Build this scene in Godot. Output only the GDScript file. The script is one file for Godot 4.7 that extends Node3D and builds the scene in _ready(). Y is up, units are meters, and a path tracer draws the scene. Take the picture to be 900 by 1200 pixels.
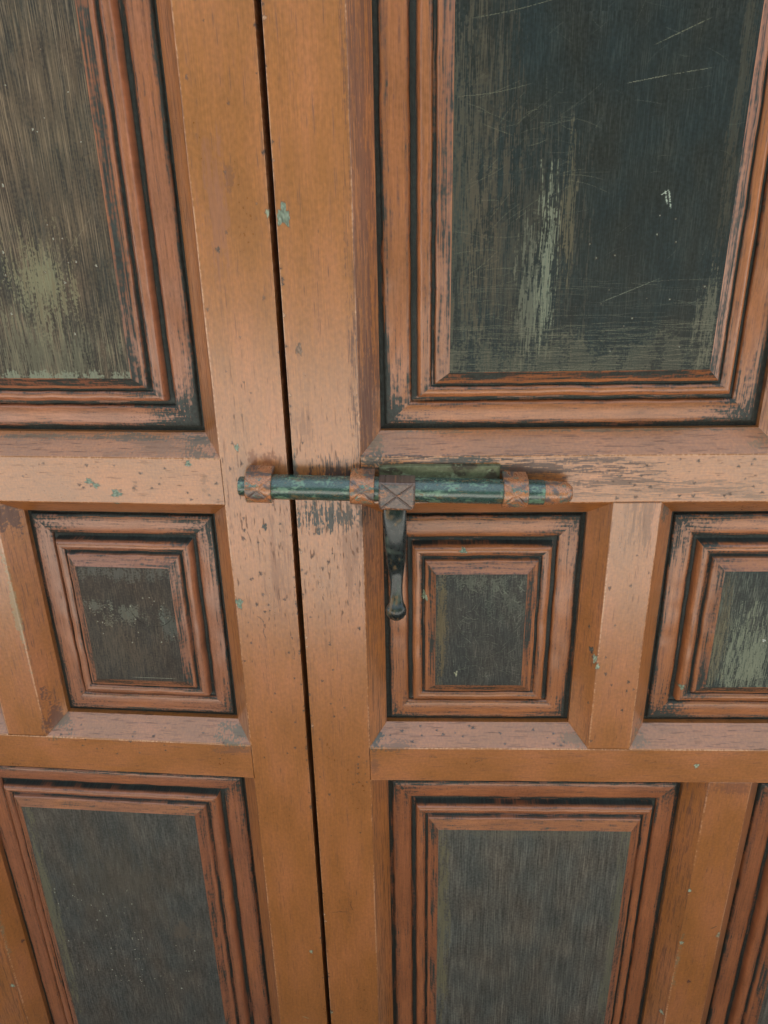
extends Node3D
# A pair of old panelled timber doors with a forged sliding bolt, seen close up.
# Millimetre tables below are in the plane of each leaf: x to the right of the meeting line,
# y above the lower edge of the upper rail (which is FLOOR metres above the pavement).

const FLOOR := 1.05
const MM := 0.001

# ------------------------------------------------------------------ textures
class Tex:
	static var fine_streak: PackedByteArray      # long thin grain
	static var broad_streak: PackedByteArray     # wider, shorter grain
	static var blotch: PackedByteArray           # slow clouds
	static var grit: PackedByteArray             # fine grain, no direction
	static var fleck: PackedByteArray            # short dashes along the grain
	var w := 0
	var h := 0
	var rgb: PackedByteArray
	var hr: PackedByteArray                      # r height, g roughness, b how much lacquer is left
	var u0 := 0.0
	var du := 0.5
	var v0 := 0.0
	var dv := 0.5
	var across := false                          # true: grain runs along x (rails)
	var ox := 0.0
	var oy := 0.0
	var sx := 0
	var sy := 0

	static func noise_bytes(sd: int, freq: float, octaves: int, squeeze: int) -> PackedByteArray:
		var n := FastNoiseLite.new()
		n.seed = sd
		n.noise_type = FastNoiseLite.TYPE_SIMPLEX_SMOOTH
		n.frequency = freq
		n.fractal_octaves = octaves
		var im := n.get_seamless_image(512, 1024 / squeeze)
		if squeeze > 1:
			im.resize(512, 1024, Image.INTERPOLATE_CUBIC)
		im.convert(Image.FORMAT_L8)
		return im.get_data()

	static var to_linear: PackedFloat32Array

	static func fill_bank() -> void:
		to_linear.resize(256)
		for q in 256: to_linear[q] = Color8(q, q, q).srgb_to_linear().r
		fine_streak = noise_bytes(11, 0.42, 2, 20)
		broad_streak = noise_bytes(23, 0.07, 4, 16)
		blotch = noise_bytes(37, 0.009, 3, 1)
		grit = noise_bytes(41, 0.12, 3, 1)
		fleck = noise_bytes(53, 0.14, 2, 4)

	func size(ww: int, hh: int, across_: bool, ox_: float, oy_: float, u0_: float, u1_: float, v0_: float, v1_: float, sd: int) -> void:
		w = ww
		h = hh
		across = across_
		ox = ox_
		oy = oy_
		u0 = u0_
		v0 = v0_
		du = (u1_ - u0_) / w
		dv = (v1_ - v0_) / h
		sx = (sd * 131) & 511
		sy = (sd * 377) & 1023

	func to_uv(x: float, y: float) -> Vector2:
		return Vector2(oy - y, x - ox) if across else Vector2(x - ox, oy - y)

	func tex_uv(u: float, v: float) -> Vector2:
		return Vector2((u - u0) / (du * w), (v - v0) / (dv * h))

	# brushed brown-orange oil paint over wood; face is 0..face_w across, the bevels lie outside it
	func paint(base: Color, ruddy: Color, face_w: float, bevel_grain: float, fleck_rows: PackedFloat32Array, ruddy_amt: float) -> void:
		var a := PackedByteArray()
		a.resize(w * h * 3)
		var b := PackedByteArray()
		b.resize(w * h * 3)
		var fs := fine_streak
		var bs := broad_streak
		var bl := blotch
		var gr := grit
		var fl := fleck
		var br := base.r8 * 1.0
		var bg := base.g8 * 1.0
		var bb := base.b8 * 1.0
		var rr := ruddy.r8 * 1.0
		var rg := ruddy.g8 * 1.0
		var rb := ruddy.b8 * 1.0
		var k := 0
		for j in h:
			var row := ((j + sy) & 1023) << 9
			var row2 := (((j >> 1) + sy * 3) & 1023) << 9
			var fthr: float = 255.0 - fleck_rows[j]
			for i in w:
				var x := (i + sx) & 511
				var u := u0 + du * i
				var vf: float = fs[row | x]
				var vb: float = bs[row | ((x * 2) & 511)]
				var vl: float = bl[row2 | ((x + 77) & 511)]
				var vg: float = gr[row | ((x + 201) & 511)]
				var vk: float = fl[row | ((x + 99) & 511)]
				var vp: float = gr[row2 | ((x >> 1) + 60)]
				var edge := 1.0 if (u < 0.0 or u > face_w) else 0.0
				var t := clampf(0.35 + (vl - 128.0) * 0.006 + (vb - 128.0) * 0.003, 0.0, 1.0) * ruddy_amt
				var tone := 1.0 + (vl - 128.0) * 0.0008 + (vg - 128.0) * 0.0007 + (vf - 128.0) * 0.0007
				var r := (br + (rr - br) * t) * tone
				var g := (bg + (rg - bg) * t) * tone
				var bv := (bb + (rb - bb) * t) * tone
				# dark grain that shows through, mostly on the bevels
				var s := clampf((vf - (205.0 - edge * bevel_grain + (128.0 - vb) * 0.55)) * 0.02, 0.0, 0.75)
				# short dark nicks in the paint
				var q := clampf((vk - fthr) * 0.028, 0.0, 0.65)
				var dk := maxf(s * 0.8, q)
				r += (82.0 - r) * dk
				g += (49.0 - g) * dk
				bv += (32.0 - bv) * dk
				# arrises paled: worn paint, with the edge highlight put into the colour
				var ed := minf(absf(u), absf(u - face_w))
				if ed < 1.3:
					var glint_wear := clampf((vg - 112.0) * 0.012 + (vl - 128.0) * 0.012, 0.0, 0.7) * (1.3 - ed)
					r += (198.0 - r) * glint_wear
					g += (150.0 - g) * glint_wear
					bv += (116.0 - bv) * glint_wear
				var dz := float((k * 7919 + j * 104729) % 97) / 97.0
				a[k] = int(r + dz)
				a[k + 1] = int(g + dz)
				a[k + 2] = int(bv + dz)
				b[k] = int(clampf(128.0 + (vf - 128.0) * 0.14 + (vg - 128.0) * 0.14 + (vb - 128.0) * 0.3 + (vp - 128.0) * 0.4 - dk * 60.0, 0.0, 255.0))
				b[k + 1] = int(clampf(82.0 + (vl - 128.0) * 0.06 + (vg - 128.0) * 0.08 + dk * 100.0, 0.0, 255.0))
				b[k + 2] = int(255.0 * (1.0 - dk))
				k += 3
		rgb = a
		hr = b

	# the four mouldings round one panel, side by side in columns of 96 (left, right, top, bottom);
	# s runs 17..77 mm in from the opening, old black wax lies in the grooves with ragged edges
	func mouldings(base: Color, ruddy: Color, wax: Color, amount: float, corner: PackedFloat32Array, lengths: PackedFloat32Array) -> void:
		# how much wax each part of the section holds; the top moulding keeps it on its upper ledges too,
		# the bottom one is rubbed cleaner in the grooves and blacker on the slope
		var lut := PackedFloat32Array()
		lut.resize(384)
		for i in 384:
			var s := 17.0 + (i % 96) * 0.625
			var side := i / 96
			var d := 0.0
			if s < 22.6: d = 1.9
			elif s < 24.4: d = 0.95
			elif s < 27.0: d = 0.5
			elif s < 30.0: d = 0.18
			elif s < 40.5: d = 0.02
			elif s < 43.4: d = 0.3
			elif s < 48.6: d = 2.0 if side < 3 else 1.25
			elif s < 49.3: d = 1.8 if side == 2 else -0.5
			elif s < 51.5: d = 0.2 if side == 2 else -0.5
			elif s < 56.0: d = 0.05
			elif s < 59.0: d = 0.5
			elif s < 62.6: d = 1.55
			elif s < 65.2: d = 0.25
			elif s < 73.0: d = [0.8, 0.8, 0.3, 0.95][side]
			else: d = [0.5, 0.5, 0.35, 0.6][side]
			lut[i] = d
		var a := PackedByteArray()
		a.resize(w * h * 3)
		var b := PackedByteArray()
		b.resize(w * h * 3)
		var fs := fine_streak
		var bs := broad_streak
		var bl := blotch
		var gr := grit
		var br := base.r8 * 1.0
		var bg := base.g8 * 1.0
		var bb := base.b8 * 1.0
		var rr := ruddy.r8 * 1.0
		var rg := ruddy.g8 * 1.0
		var rb := ruddy.b8 * 1.0
		var wr := wax.r8 * 1.0
		var wg := wax.g8 * 1.0
		var wb := wax.b8 * 1.0
		for j in h:
			var row := ((j + sy) & 1023) << 9
			var row2 := (((j >> 1) + sy * 3) & 1023) << 9
			for sd in 4:
				var ln := lengths[sd]
				var t := ln * j / h
				var c0 := corner[sd * 2] * exp(-maxf(t - 20.0, 0.0) / 24.0) + corner[sd * 2 + 1] * exp(-maxf(ln - t - 20.0, 0.0) / 24.0)
				var k := (j * w + sd * 96) * 3
				for i in 96:
					var x := (i + sd * 131 + sx) & 511
					var vf: float = fs[row | x]
					var vb: float = bs[row | ((x * 2) & 511)]
					var vl: float = bl[row2 | ((x + 77) & 511)]
					var vg: float = gr[row | ((x + 201) & 511)]
					var tt := clampf((vl - 120.0) * 0.008 + (vb - 128.0) * 0.006 + lut[sd * 96 + i] * 0.35, 0.0, 1.0)
					var tone := 1.0 + (vl - 128.0) * 0.0008 + (vg - 128.0) * 0.0007 + (vf - 128.0) * 0.0012
					var r := (br + (rr - br) * tt) * tone
					var g := (bg + (rg - bg) * tt) * tone
					var bv := (bb + (rb - bb) * tt) * tone
					var m := (lut[sd * 96 + i] * (amount + (vl - 128.0) * 0.005) + c0 * (1.0 + (vl - 128.0) * 0.007 + (vg - 128.0) * 0.006) - 1.0) * 110.0 + (vf - 128.0) * 0.7 + (vb - 128.0) * 0.55 + (vg - 128.0) * 0.35
					var q := clampf(m * 0.02 + 0.5, 0.0, 0.97)
					# half rubbed-off wax turns the paint purplish brown first
					var hb := clampf(m * 0.012 + 0.95, 0.0, 0.55)
					r += (96.0 - r) * hb
					g += (62.0 - g) * hb
					bv += (52.0 - bv) * hb
					var wt := 1.0 + (vg - 128.0) * 0.003 + (vl - 128.0) * 0.002
					r += (wr * wt - r) * q
					g += (wg * wt - g) * q
					bv += (wb * wt - bv) * q
					var dz := float((k * 7919 + j * 104729) % 97) / 97.0
					a[k] = int(clampf(r + dz, 0.0, 255.0))
					a[k + 1] = int(clampf(g + dz, 0.0, 255.0))
					a[k + 2] = int(clampf(bv + dz, 0.0, 255.0))
					b[k] = int(clampf(128.0 + (vf - 128.0) * 0.45 + (vg - 128.0) * 0.3 - q * 30.0, 0.0, 255.0))
					b[k + 1] = int(clampf(100.0 + (vg - 128.0) * 0.25 + q * 55.0 + hb * 30.0, 0.0, 255.0))
					b[k + 2] = int(255.0 * (1.0 - q * 0.85 - hb * 0.25 * (1.0 - q)))
					k += 3
		rgb = a
		hr = b

	# dark stained panel field with its vertical grain
	func field(base: Color, cool: Color, pale: Color, pale_amt: float, grain: float, rough: float, stretch := 0) -> void:
		var a := PackedByteArray()
		a.resize(w * h * 3)
		var b := PackedByteArray()
		b.resize(w * h * 3)
		var fs := fine_streak
		var bs := broad_streak
		var bl := blotch
		var gr := grit
		var br := base.r8 * 1.0
		var bg := base.g8 * 1.0
		var bb := base.b8 * 1.0
		var cr := cool.r8 * 1.0
		var cg := cool.g8 * 1.0
		var cb := cool.b8 * 1.0
		var pr := pale.r8 * 1.0
		var pg := pale.g8 * 1.0
		var pb := pale.b8 * 1.0
		var k := 0
		for j in h:
			var row := ((j + sy) & 1023) << 9
			var rows_ := (((j >> stretch) + sy) & 1023) << 9
			var row2 := (((j >> 1) + sy * 3) & 1023) << 9
			for i in w:
				var x := (i + sx) & 511
				var vf: float = fs[rows_ | x]
				var vb: float = bs[rows_ | x]
				var vl: float = bl[row2 | ((x + 77) & 511)]
				var vl2: float = bl[row | ((x + 310) & 511)]
				var vg: float = gr[row | ((x + 201) & 511)]
				var t := clampf(0.5 + (vl - 128.0) * 0.006, 0.0, 1.0)
				var tone := 1.0 + ((vf - 128.0) * 0.0026 + (vb - 128.0) * 0.0009) * grain + (vg - 128.0) * 0.0018 + (vl2 - 128.0) * 0.0005
				var r := (br + (cr - br) * t) * tone
				var g := (bg + (cg - bg) * t) * tone
				var bv := (bb + (cb - bb) * t) * tone
				var p := clampf(((vf - 150.0) * 1.2 + (vb - 128.0) * 0.35 + (vl2 - 128.0) * 0.45) * 0.012, 0.0, 1.0) * pale_amt
				r += (pr - r) * p
				g += (pg - g) * p
				bv += (pb - bv) * p
				var dz := float((k * 7919 + j * 104729) % 97) / 97.0
				a[k] = int(clampf(r + dz, 0.0, 255.0))
				a[k + 1] = int(clampf(g + dz, 0.0, 255.0))
				a[k + 2] = int(clampf(bv + dz, 0.0, 255.0))
				b[k] = int(clampf(128.0 + (vf - 128.0) * 0.5 * grain + (vg - 128.0) * 0.25 + (vb - 128.0) * 0.25, 0.0, 255.0))
				b[k + 1] = int(clampf(rough * 255.0 + p * 45.0 + (vl - 128.0) * 0.15 + (vg - 128.0) * 0.2, 0.0, 255.0))
				k += 3
		rgb = a
		hr = b

	# mottled old metal: u along, v round
	func metal(base: Color, second: Color, third: Color, cut2: float, cut3: float, rough: float) -> void:
		var a := PackedByteArray()
		a.resize(w * h * 3)
		var b := PackedByteArray()
		b.resize(w * h * 3)
		var k := 0
		for j in h:
			var row := ((j + sy) & 1023) << 9
			for i in w:
				var x := (i + sx) & 511
				var vl: float = blotch[((j * 3 + sy) & 1023) << 9 | ((x * 2) & 511)]
				var vm: float = blotch[(((j * 4 + 400) & 1023) << 9) | ((x * 3 + 90) & 511)]
				var vg: float = grit[row | x]
				var vb: float = grit[((j * 2 + sy) & 1023) << 9 | ((x + 50) & 511)]
				var t2 := clampf((vl + (vg - 128.0) * 0.45 - cut2) * 0.022, 0.0, 1.0)
				var t3 := clampf((vm + (vb - 128.0) * 0.7 - cut3) * 0.03, 0.0, 1.0)
				var c := base.lerp(second, t2).lerp(third, t3)
				var tone := 1.0 + (vg - 128.0) * 0.0016
				a[k] = int(clampf(c.r8 * tone, 0.0, 255.0))
				a[k + 1] = int(clampf(c.g8 * tone, 0.0, 255.0))
				a[k + 2] = int(clampf(c.b8 * tone, 0.0, 255.0))
				b[k] = int(clampf(128.0 + (vg - 128.0) * 0.25 + (vl - 128.0) * 0.5 + t2 * 20.0 - t3 * 20.0, 0.0, 255.0))
				b[k + 1] = int(clampf(255.0 * rough + t2 * 40.0 + t3 * 25.0 + (vb - 128.0) * 0.3, 0.0, 255.0))
				k += 3
		rgb = a
		hr = b

	func put(i: int, j: int, c: Color, al: float, dh: float, dr: float) -> void:
		var k := (j * w + i) * 3
		rgb[k] = int(lerpf(rgb[k], c.r8, al))
		rgb[k + 1] = int(lerpf(rgb[k + 1], c.g8, al))
		rgb[k + 2] = int(lerpf(rgb[k + 2], c.b8, al))
		hr[k] = int(clampf(hr[k] + dh * al, 0.0, 255.0))
		hr[k + 1] = int(clampf(hr[k + 1] + dr * al, 0.0, 255.0))
		hr[k + 2] = int(hr[k + 2] * (1.0 - 0.85 * al))

	# a worn, stained or painted-in shade patch with a streaky (streaky=1) or crumbly (0) outline
	func stain_or_shade(x: float, y: float, rx: float, ry: float, c: Color, strength: float, streaky: float, bite := 1.0, dr := 25.0) -> void:
		var p := to_uv(x, y)
		var ru := ry if across else rx
		var rv := rx if across else ry
		stain_or_shade_uv(p.x, p.y, ru, rv, c, strength, streaky, bite, dr)

	func stain_or_shade_uv(pu: float, pv: float, ru: float, rv: float, c: Color, strength: float, streaky: float, bite := 1.0, dr := 25.0) -> void:
		var i0 := maxi(0, int((pu - ru * 1.6 - u0) / du))
		var i1 := mini(w, int((pu + ru * 1.6 - u0) / du) + 1)
		var j0 := maxi(0, int((pv - rv * 1.6 - v0) / dv))
		var j1 := mini(h, int((pv + rv * 1.6 - v0) / dv) + 1)
		for j in range(j0, j1):
			var row := ((j + sy + 300) & 1023) << 9
			for i in range(i0, i1):
				var eu := (u0 + du * i - pu) / ru
				var ev := (v0 + dv * j - pv) / rv
				var d := sqrt(eu * eu + ev * ev)
				var xx := (i + sx + 140) & 511
				var nz := (fine_streak[row | xx] - 128.0) * 1.3 * streaky + (broad_streak[row | xx] - 128.0) * 1.0 * streaky + (grit[row | xx] - 128.0) * (0.5 + 0.6 * (1.0 - streaky)) + (blotch[row | ((xx * 3) & 511)] - 128.0) * 1.3 * (1.0 - streaky)
				var m := (1.0 - d) * 130.0 + nz * bite
				if m > 0.0:
					put(i, j, c, clampf(m * 0.022, 0.0, 1.0) * strength, -14.0, dr)

	# a flake of paint that has come off: hard uneven outline, dark rim, lower surface
	func chip(x: float, y: float, rx: float, ry: float, c: Color) -> void:
		var p := to_uv(x, y)
		chip_uv(p.x, p.y, ry if across else rx, rx if across else ry, c)

	func chip_uv(pu: float, pv: float, ru: float, rv: float, c: Color) -> void:
		var i0 := maxi(0, int((pu - ru * 1.8 - u0) / du))
		var i1 := mini(w, int((pu + ru * 1.8 - u0) / du) + 2)
		var j0 := maxi(0, int((pv - rv * 1.8 - v0) / dv))
		var j1 := mini(h, int((pv + rv * 1.8 - v0) / dv) + 2)
		for j in range(j0, j1):
			for i in range(i0, i1):
				var eu := (u0 + du * i - pu) / ru
				var ev := (v0 + dv * j - pv) / rv
				var an := atan2(ev, eu)
				var lim := 1.0 + 0.22 * sin(an * 3.0 + pu) + 0.16 * sin(an * 5.0 + pv * 2.0) + 0.1 * sin(an * 9.0 + pu * 3.0)
				var d := sqrt(eu * eu + ev * ev) / lim
				if d < 1.0:
					var vg: float = grit[((j + sy) & 1023) << 9 | ((i * 2 + sx) & 511)]
					var cc := c.darkened(clampf((128.0 - vg) * 0.004, 0.0, 0.4)).lightened(clampf((vg - 128.0) * 0.003, 0.0, 0.3))
					put(i, j, cc, 1.0, -45.0, 60.0)
				elif d < 1.0 + 0.5 / maxf(ru, 0.6):
					put(i, j, Color8(92, 60, 42), 0.5, 6.0, 10.0)

	func line(x0: float, y0: float, x1: float, y1: float, wid: float, c: Color, al: float, bend := 0.0) -> void:
		var a := to_uv(x0, y0)
		var b := to_uv(x1, y1)
		var n := int(a.distance_to(b) / minf(du, dv) * 1.2) + 2
		var nn := Vector2(-(b.y - a.y), b.x - a.x).normalized()
		for q in n:
			var t := float(q) / (n - 1)
			var p := a.lerp(b, t) + nn * bend * sin(t * PI)
			var ii := int((p.x - u0) / du)
			var jj := int((p.y - v0) / dv)
			var keep: float = grit[((q * 2 + sy) & 1023) << 9 | ((ii + jj + 17) & 511)]
			var al2 := al * clampf((keep - 70.0) * 0.015, 0.0, 1.0) * sin(clampf(t * 5.0, 0.05, 1.0) * PI * 0.5) * sin(clampf((1.0 - t) * 5.0, 0.05, 1.0) * PI * 0.5)
			var rad := int(ceil(wid / du * 0.5))
			for oi in range(-rad, rad + 1):
				var xx := ii + oi
				if xx >= 0 and xx < w and jj >= 0 and jj < h:
					put(xx, jj, c, al2 * clampf(1.0 - absf(oi) / (wid / du * 0.5 + 0.5), 0.0, 1.0), 8.0, 30.0)

	# handfuls of hair scratches and pale specks over a rectangle
	func scratches(rng: RandomNumberGenerator, n: int, x0: float, x1: float, y0: float, y1: float, len0: float, len1: float, ang: float, spread: float, c: Color, al: float) -> void:
		for q in n:
			var px := rng.randf_range(x0, x1)
			var py := rng.randf_range(y0, y1)
			var an := ang + rng.randf_range(-spread, spread)
			var ln := rng.randf_range(len0, len1)
			line(px, py, px + cos(an) * ln, py + sin(an) * ln, rng.randf_range(0.4, 0.8), c, al * rng.randf_range(0.3, 1.0), rng.randf_range(-0.06, 0.06) * ln)

	func specks(rng: RandomNumberGenerator, n: int, x0: float, x1: float, y0: float, y1: float, r0: float, r1: float, c: Color) -> void:
		for q in n:
			var p := to_uv(rng.randf_range(x0, x1), rng.randf_range(y0, y1))
			var r := rng.randf_range(r0, r1)
			chip_uv(p.x, p.y, r, r * rng.randf_range(0.8, 1.6), c)

	func material(bump_cm: float, lacquer := 0.0, specular := 0.4, metallic := 0.0, coat_rough := 0.2, whole_coat := false) -> StandardMaterial3D:
		var m := StandardMaterial3D.new()
		# colours as linear floats: eight bits would band in the dark browns
		var f := PackedFloat32Array()
		f.resize(rgb.size())
		for k in rgb.size():
			f[k] = to_linear[rgb[k]]
		m.albedo_texture = ImageTexture.create_from_image(Image.create_from_data(w, h, false, Image.FORMAT_RGBF, f.to_byte_array()))
		var t := ImageTexture.create_from_image(Image.create_from_data(w, h, false, Image.FORMAT_RGB8, hr))
		m.roughness = 1.0
		m.roughness_texture = t
		m.roughness_texture_channel = BaseMaterial3D.TEXTURE_CHANNEL_GREEN
		m.heightmap_enabled = true
		m.heightmap_texture = t
		m.heightmap_scale = bump_cm
		m.metallic_specular = specular
		m.metallic = metallic
		if lacquer > 0.0:
			m.clearcoat_enabled = true
			m.clearcoat = lacquer
			m.clearcoat_roughness = coat_rough
			if whole_coat: return m
			var cb := PackedByteArray()
			cb.resize(w * h)
			for k in w * h:
				cb[k] = hr[k * 3 + 2]
			m.clearcoat_texture = ImageTexture.create_from_image(Image.create_from_data(w, h, false, Image.FORMAT_L8, cb))
		return m

# ------------------------------------------------------------------ mesh collecting
class Surf:
	var p := PackedVector3Array()
	var n := PackedVector3Array()
	var t := PackedVector2Array()
	var ix := PackedInt32Array()

	func quad(a: Vector3, b: Vector3, c: Vector3, d: Vector3, na: Vector3, nb: Vector3, nc: Vector3, nd: Vector3, ta: Vector2, tb: Vector2, tc: Vector2, td: Vector2) -> void:
		var k := p.size()
		p.append_array([a, b, c, d])
		n.append_array([na, nb, nc, nd])
		t.append_array([ta, tb, tc, td])
		var g := (c - a).cross(d - b)
		if g.dot(na + nb + nc + nd) > 0.0:      # Godot fronts are clockwise
			ix.append_array([k, k + 2, k + 1, k, k + 3, k + 2])
		else:
			ix.append_array([k, k + 1, k + 2, k, k + 2, k + 3])

	func flat(a: Vector3, b: Vector3, c: Vector3, d: Vector3, nn: Vector3, ta := Vector2.ZERO, tb := Vector2.ZERO, tc := Vector2.ZERO, td := Vector2.ZERO) -> void:
		quad(a, b, c, d, nn, nn, nn, nn, ta, tb, tc, td)

	# grid of points with normals worked out from the neighbours
	func grid(rows: Array, uvs: Array, closed := false) -> void:
		var nr := rows.size()
		var nc: int = rows[0].size()
		var nrm := []
		for i in nr:
			var line := PackedVector3Array()
			for j in nc:
				var a: Vector3 = rows[maxi(i - 1, 0)][j]
				var b: Vector3 = rows[mini(i + 1, nr - 1)][j]
				var j0 := j - 1
				var j1 := j + 1
				if closed:
					if j0 < 0: j0 = nc - 2
					if j1 > nc - 1: j1 = 1
				else:
					j0 = maxi(j0, 0)
					j1 = mini(j1, nc - 1)
				var c: Vector3 = rows[i][j0]
				var d: Vector3 = rows[i][j1]
				line.append((b - a).cross(d - c).normalized())
			nrm.append(line)
		for i in nr - 1:
			for j in nc - 1:
				quad(rows[i][j], rows[i + 1][j], rows[i + 1][j + 1], rows[i][j + 1], nrm[i][j], nrm[i + 1][j], nrm[i + 1][j + 1], nrm[i][j + 1], uvs[i][j], uvs[i + 1][j], uvs[i + 1][j + 1], uvs[i][j + 1])

	func box(lo: Vector3, hi: Vector3, uvs := 1.0) -> void:
		var c := [Vector3(lo.x, lo.y, lo.z), Vector3(hi.x, lo.y, lo.z), Vector3(hi.x, hi.y, lo.z), Vector3(lo.x, hi.y, lo.z), Vector3(lo.x, lo.y, hi.z), Vector3(hi.x, lo.y, hi.z), Vector3(hi.x, hi.y, hi.z), Vector3(lo.x, hi.y, hi.z)]
		for f in [[0, 1, 2, 3, Vector3.FORWARD], [4, 5, 6, 7, Vector3.BACK], [0, 1, 5, 4, Vector3.DOWN], [3, 2, 6, 7, Vector3.UP], [0, 3, 7, 4, Vector3.LEFT], [1, 2, 6, 5, Vector3.RIGHT]]:
			var uv := []
			for q in 4:
				var v: Vector3 = c[f[q]]
				uv.append(Vector2(v.x + v.z, v.y + v.z) * uvs)
			flat(c[f[0]], c[f[1]], c[f[2]], c[f[3]], f[4], uv[0], uv[1], uv[2], uv[3])

func commit(surfs: Array, mats: Array, called: String, parent: Node) -> MeshInstance3D:
	var am := ArrayMesh.new()
	for q in surfs.size():
		var s: Surf = surfs[q]
		if s.p.is_empty(): continue
		var arr := []
		arr.resize(Mesh.ARRAY_MAX)
		arr[Mesh.ARRAY_VERTEX] = s.p
		arr[Mesh.ARRAY_NORMAL] = s.n
		arr[Mesh.ARRAY_TEX_UV] = s.t
		arr[Mesh.ARRAY_INDEX] = s.ix
		am.add_surface_from_arrays(Mesh.PRIMITIVE_TRIANGLES, arr)
		am.surface_set_material(am.get_surface_count() - 1, mats[q])
	var o := MeshInstance3D.new()
	o.name = called
	o.mesh = am
	parent.add_child(o, true)
	return o

func tag(o: Node, label: String, category: String) -> void:
	o.set_meta("label", label)
	o.set_meta("category", category)

func structure(o: Node) -> void:
	o.set_meta("kind", "structure")

# ------------------------------------------------------------------ joinery
const BEVEL_W := 18.0
const BEVEL_D := 21.0
const BEVEL_L := 27.7
var wob := FastNoiseLite.new()

func P(x: float, y: float, z: float) -> Vector3:
	return Vector3(x * MM, FLOOR + y * MM, z * MM)

# one stile, rail or mullion. rect in mm; uprights have their grain along y.
# bevels: list of [side, from, to] with side one of L R T B (of the member) and the run along it
func member(called: String, x0: float, x1: float, y0: float, y1: float, tex: Tex, mat: Material, parent: Node, bevels: Array, lift := 0.0, ends_deep := 30.0) -> MeshInstance3D:
	var s := Surf.new()
	var f := func(x: float, y: float) -> Vector2:
		var q := tex.to_uv(x, y)
		return tex.tex_uv(q.x, q.y)
	var up := Vector3.BACK
	# the face, a millimetre short of the edges
	var e := 1.0
	s.flat(P(x0 + e, y0 + e, lift), P(x1 - e, y0 + e, lift), P(x1 - e, y1 - e, lift), P(x0 + e, y1 - e, lift), up, f.call(x0 + e, y0 + e), f.call(x1 - e, y0 + e), f.call(x1 - e, y1 - e), f.call(x0 + e, y1 - e))
	for side in ["L", "R", "T", "B"]:
		var lo := y0 if side in ["L", "R"] else x0
		var hi := y1 if side in ["L", "R"] else x1
		var runs := []
		for b in bevels:
			if b[0] == side: runs.append([b[1], b[2]])
		runs.sort_custom(func(m, n): return m[0] < n[0])
		var at := lo
		var joints := []
		for r in runs:
			if r[0] > at + 0.01: joints.append([at, r[0]])
			at = r[1]
		if at < hi - 0.01: joints.append([at, hi])
		var out := Vector3(-1, 0, 0)
		if side == "R": out = Vector3(1, 0, 0)
		elif side == "T": out = Vector3(0, 1, 0)
		elif side == "B": out = Vector3(0, -1, 0)
		var edge := x0
		if side == "R": edge = x1
		elif side == "T": edge = y1
		elif side == "B": edge = y0
		var sg := 1.0 if side in ["R", "T"] else -1.0
		var pos := func(d: float, along: float, z: float) -> Vector3:
			return P(edge + sg * d, along, z) if side in ["L", "R"] else P(along, edge + sg * d, z)
		var uvp := func(d: float, along: float) -> Vector2:
			return f.call(edge + sg * d, along) if side in ["L", "R"] else f.call(along, edge + sg * d)
		# butt joints and free edges: a small easing, then straight down
		for r in joints:
			var a: float = r[0]
			var b: float = r[1]
			var nz := (up + out * 0.7).normalized()
			s.quad(pos.call(-e, a, lift), pos.call(-e, b, lift), pos.call(-0.25, b, lift - 0.5), pos.call(-0.25, a, lift - 0.5), up, up, nz, nz, uvp.call(-e, a), uvp.call(-e, b), uvp.call(-0.25, b), uvp.call(-0.25, a))
			s.flat(pos.call(-0.25, a, lift - 0.5), pos.call(-0.25, b, lift - 0.5), pos.call(-0.2, b, -ends_deep), pos.call(-0.2, a, -ends_deep), out, uvp.call(-0.25, a), uvp.call(-0.25, b), uvp.call(3.0, b), uvp.call(3.0, a))
		# bevels towards the panels, mitred at both ends
		for r in runs:
			var a: float = r[0]
			var b: float = r[1]
			var nb := (up * BEVEL_W + out * BEVEL_D).normalized()
			var prof := [[-e, lift, up], [-0.1, lift - 0.25, (up * 2.0 + nb).normalized()], [0.75, -1.1, nb], [BEVEL_W, -BEVEL_D, nb]]
			var seg := maxi(2, int((b - a) / 25.0))
			for q in prof.size() - 1:
				for k in seg:
					var c := []
					var un := []
					var nn := []
					for ab in [[q, k], [q + 1, k], [q + 1, k + 1], [q, k + 1]]:
						var pr: Array = prof[ab[0]]
						var d: float = pr[0]
						var mit := maxf(d, 0.0)
						var al := lerpf(a + mit, b - mit, float(ab[1]) / seg)
						var wv := wob.get_noise_2d(al * 0.5 + edge * 3.0, d * 2.0) * 0.35 if (q + ab[0] > 0 and ab[0] > 0 and ab[0] < 3) else 0.0
						c.append(pos.call(d + wv, al, pr[1] + wv * 0.5))
						nn.append(pr[2])
						un.append(uvp.call(d * BEVEL_L / BEVEL_W if d > 0.0 else d, al))
					s.quad(c[0], c[1], c[2], c[3], nn[0], nn[1], nn[2], nn[3], un[0], un[1], un[2], un[3])
			s.flat(pos.call(BEVEL_W, a + BEVEL_W, -BEVEL_D), pos.call(BEVEL_W, b - BEVEL_W, -BEVEL_D), pos.call(BEVEL_W, b - BEVEL_W, -28.0), pos.call(BEVEL_W, a + BEVEL_W, -28.0), out, uvp.call(BEVEL_L, a + 18), uvp.call(BEVEL_L, b - 18), uvp.call(BEVEL_L + 2.0, b - 18), uvp.call(BEVEL_L + 2.0, a + 18))
	return commit([s], [mat], called, parent)

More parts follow.
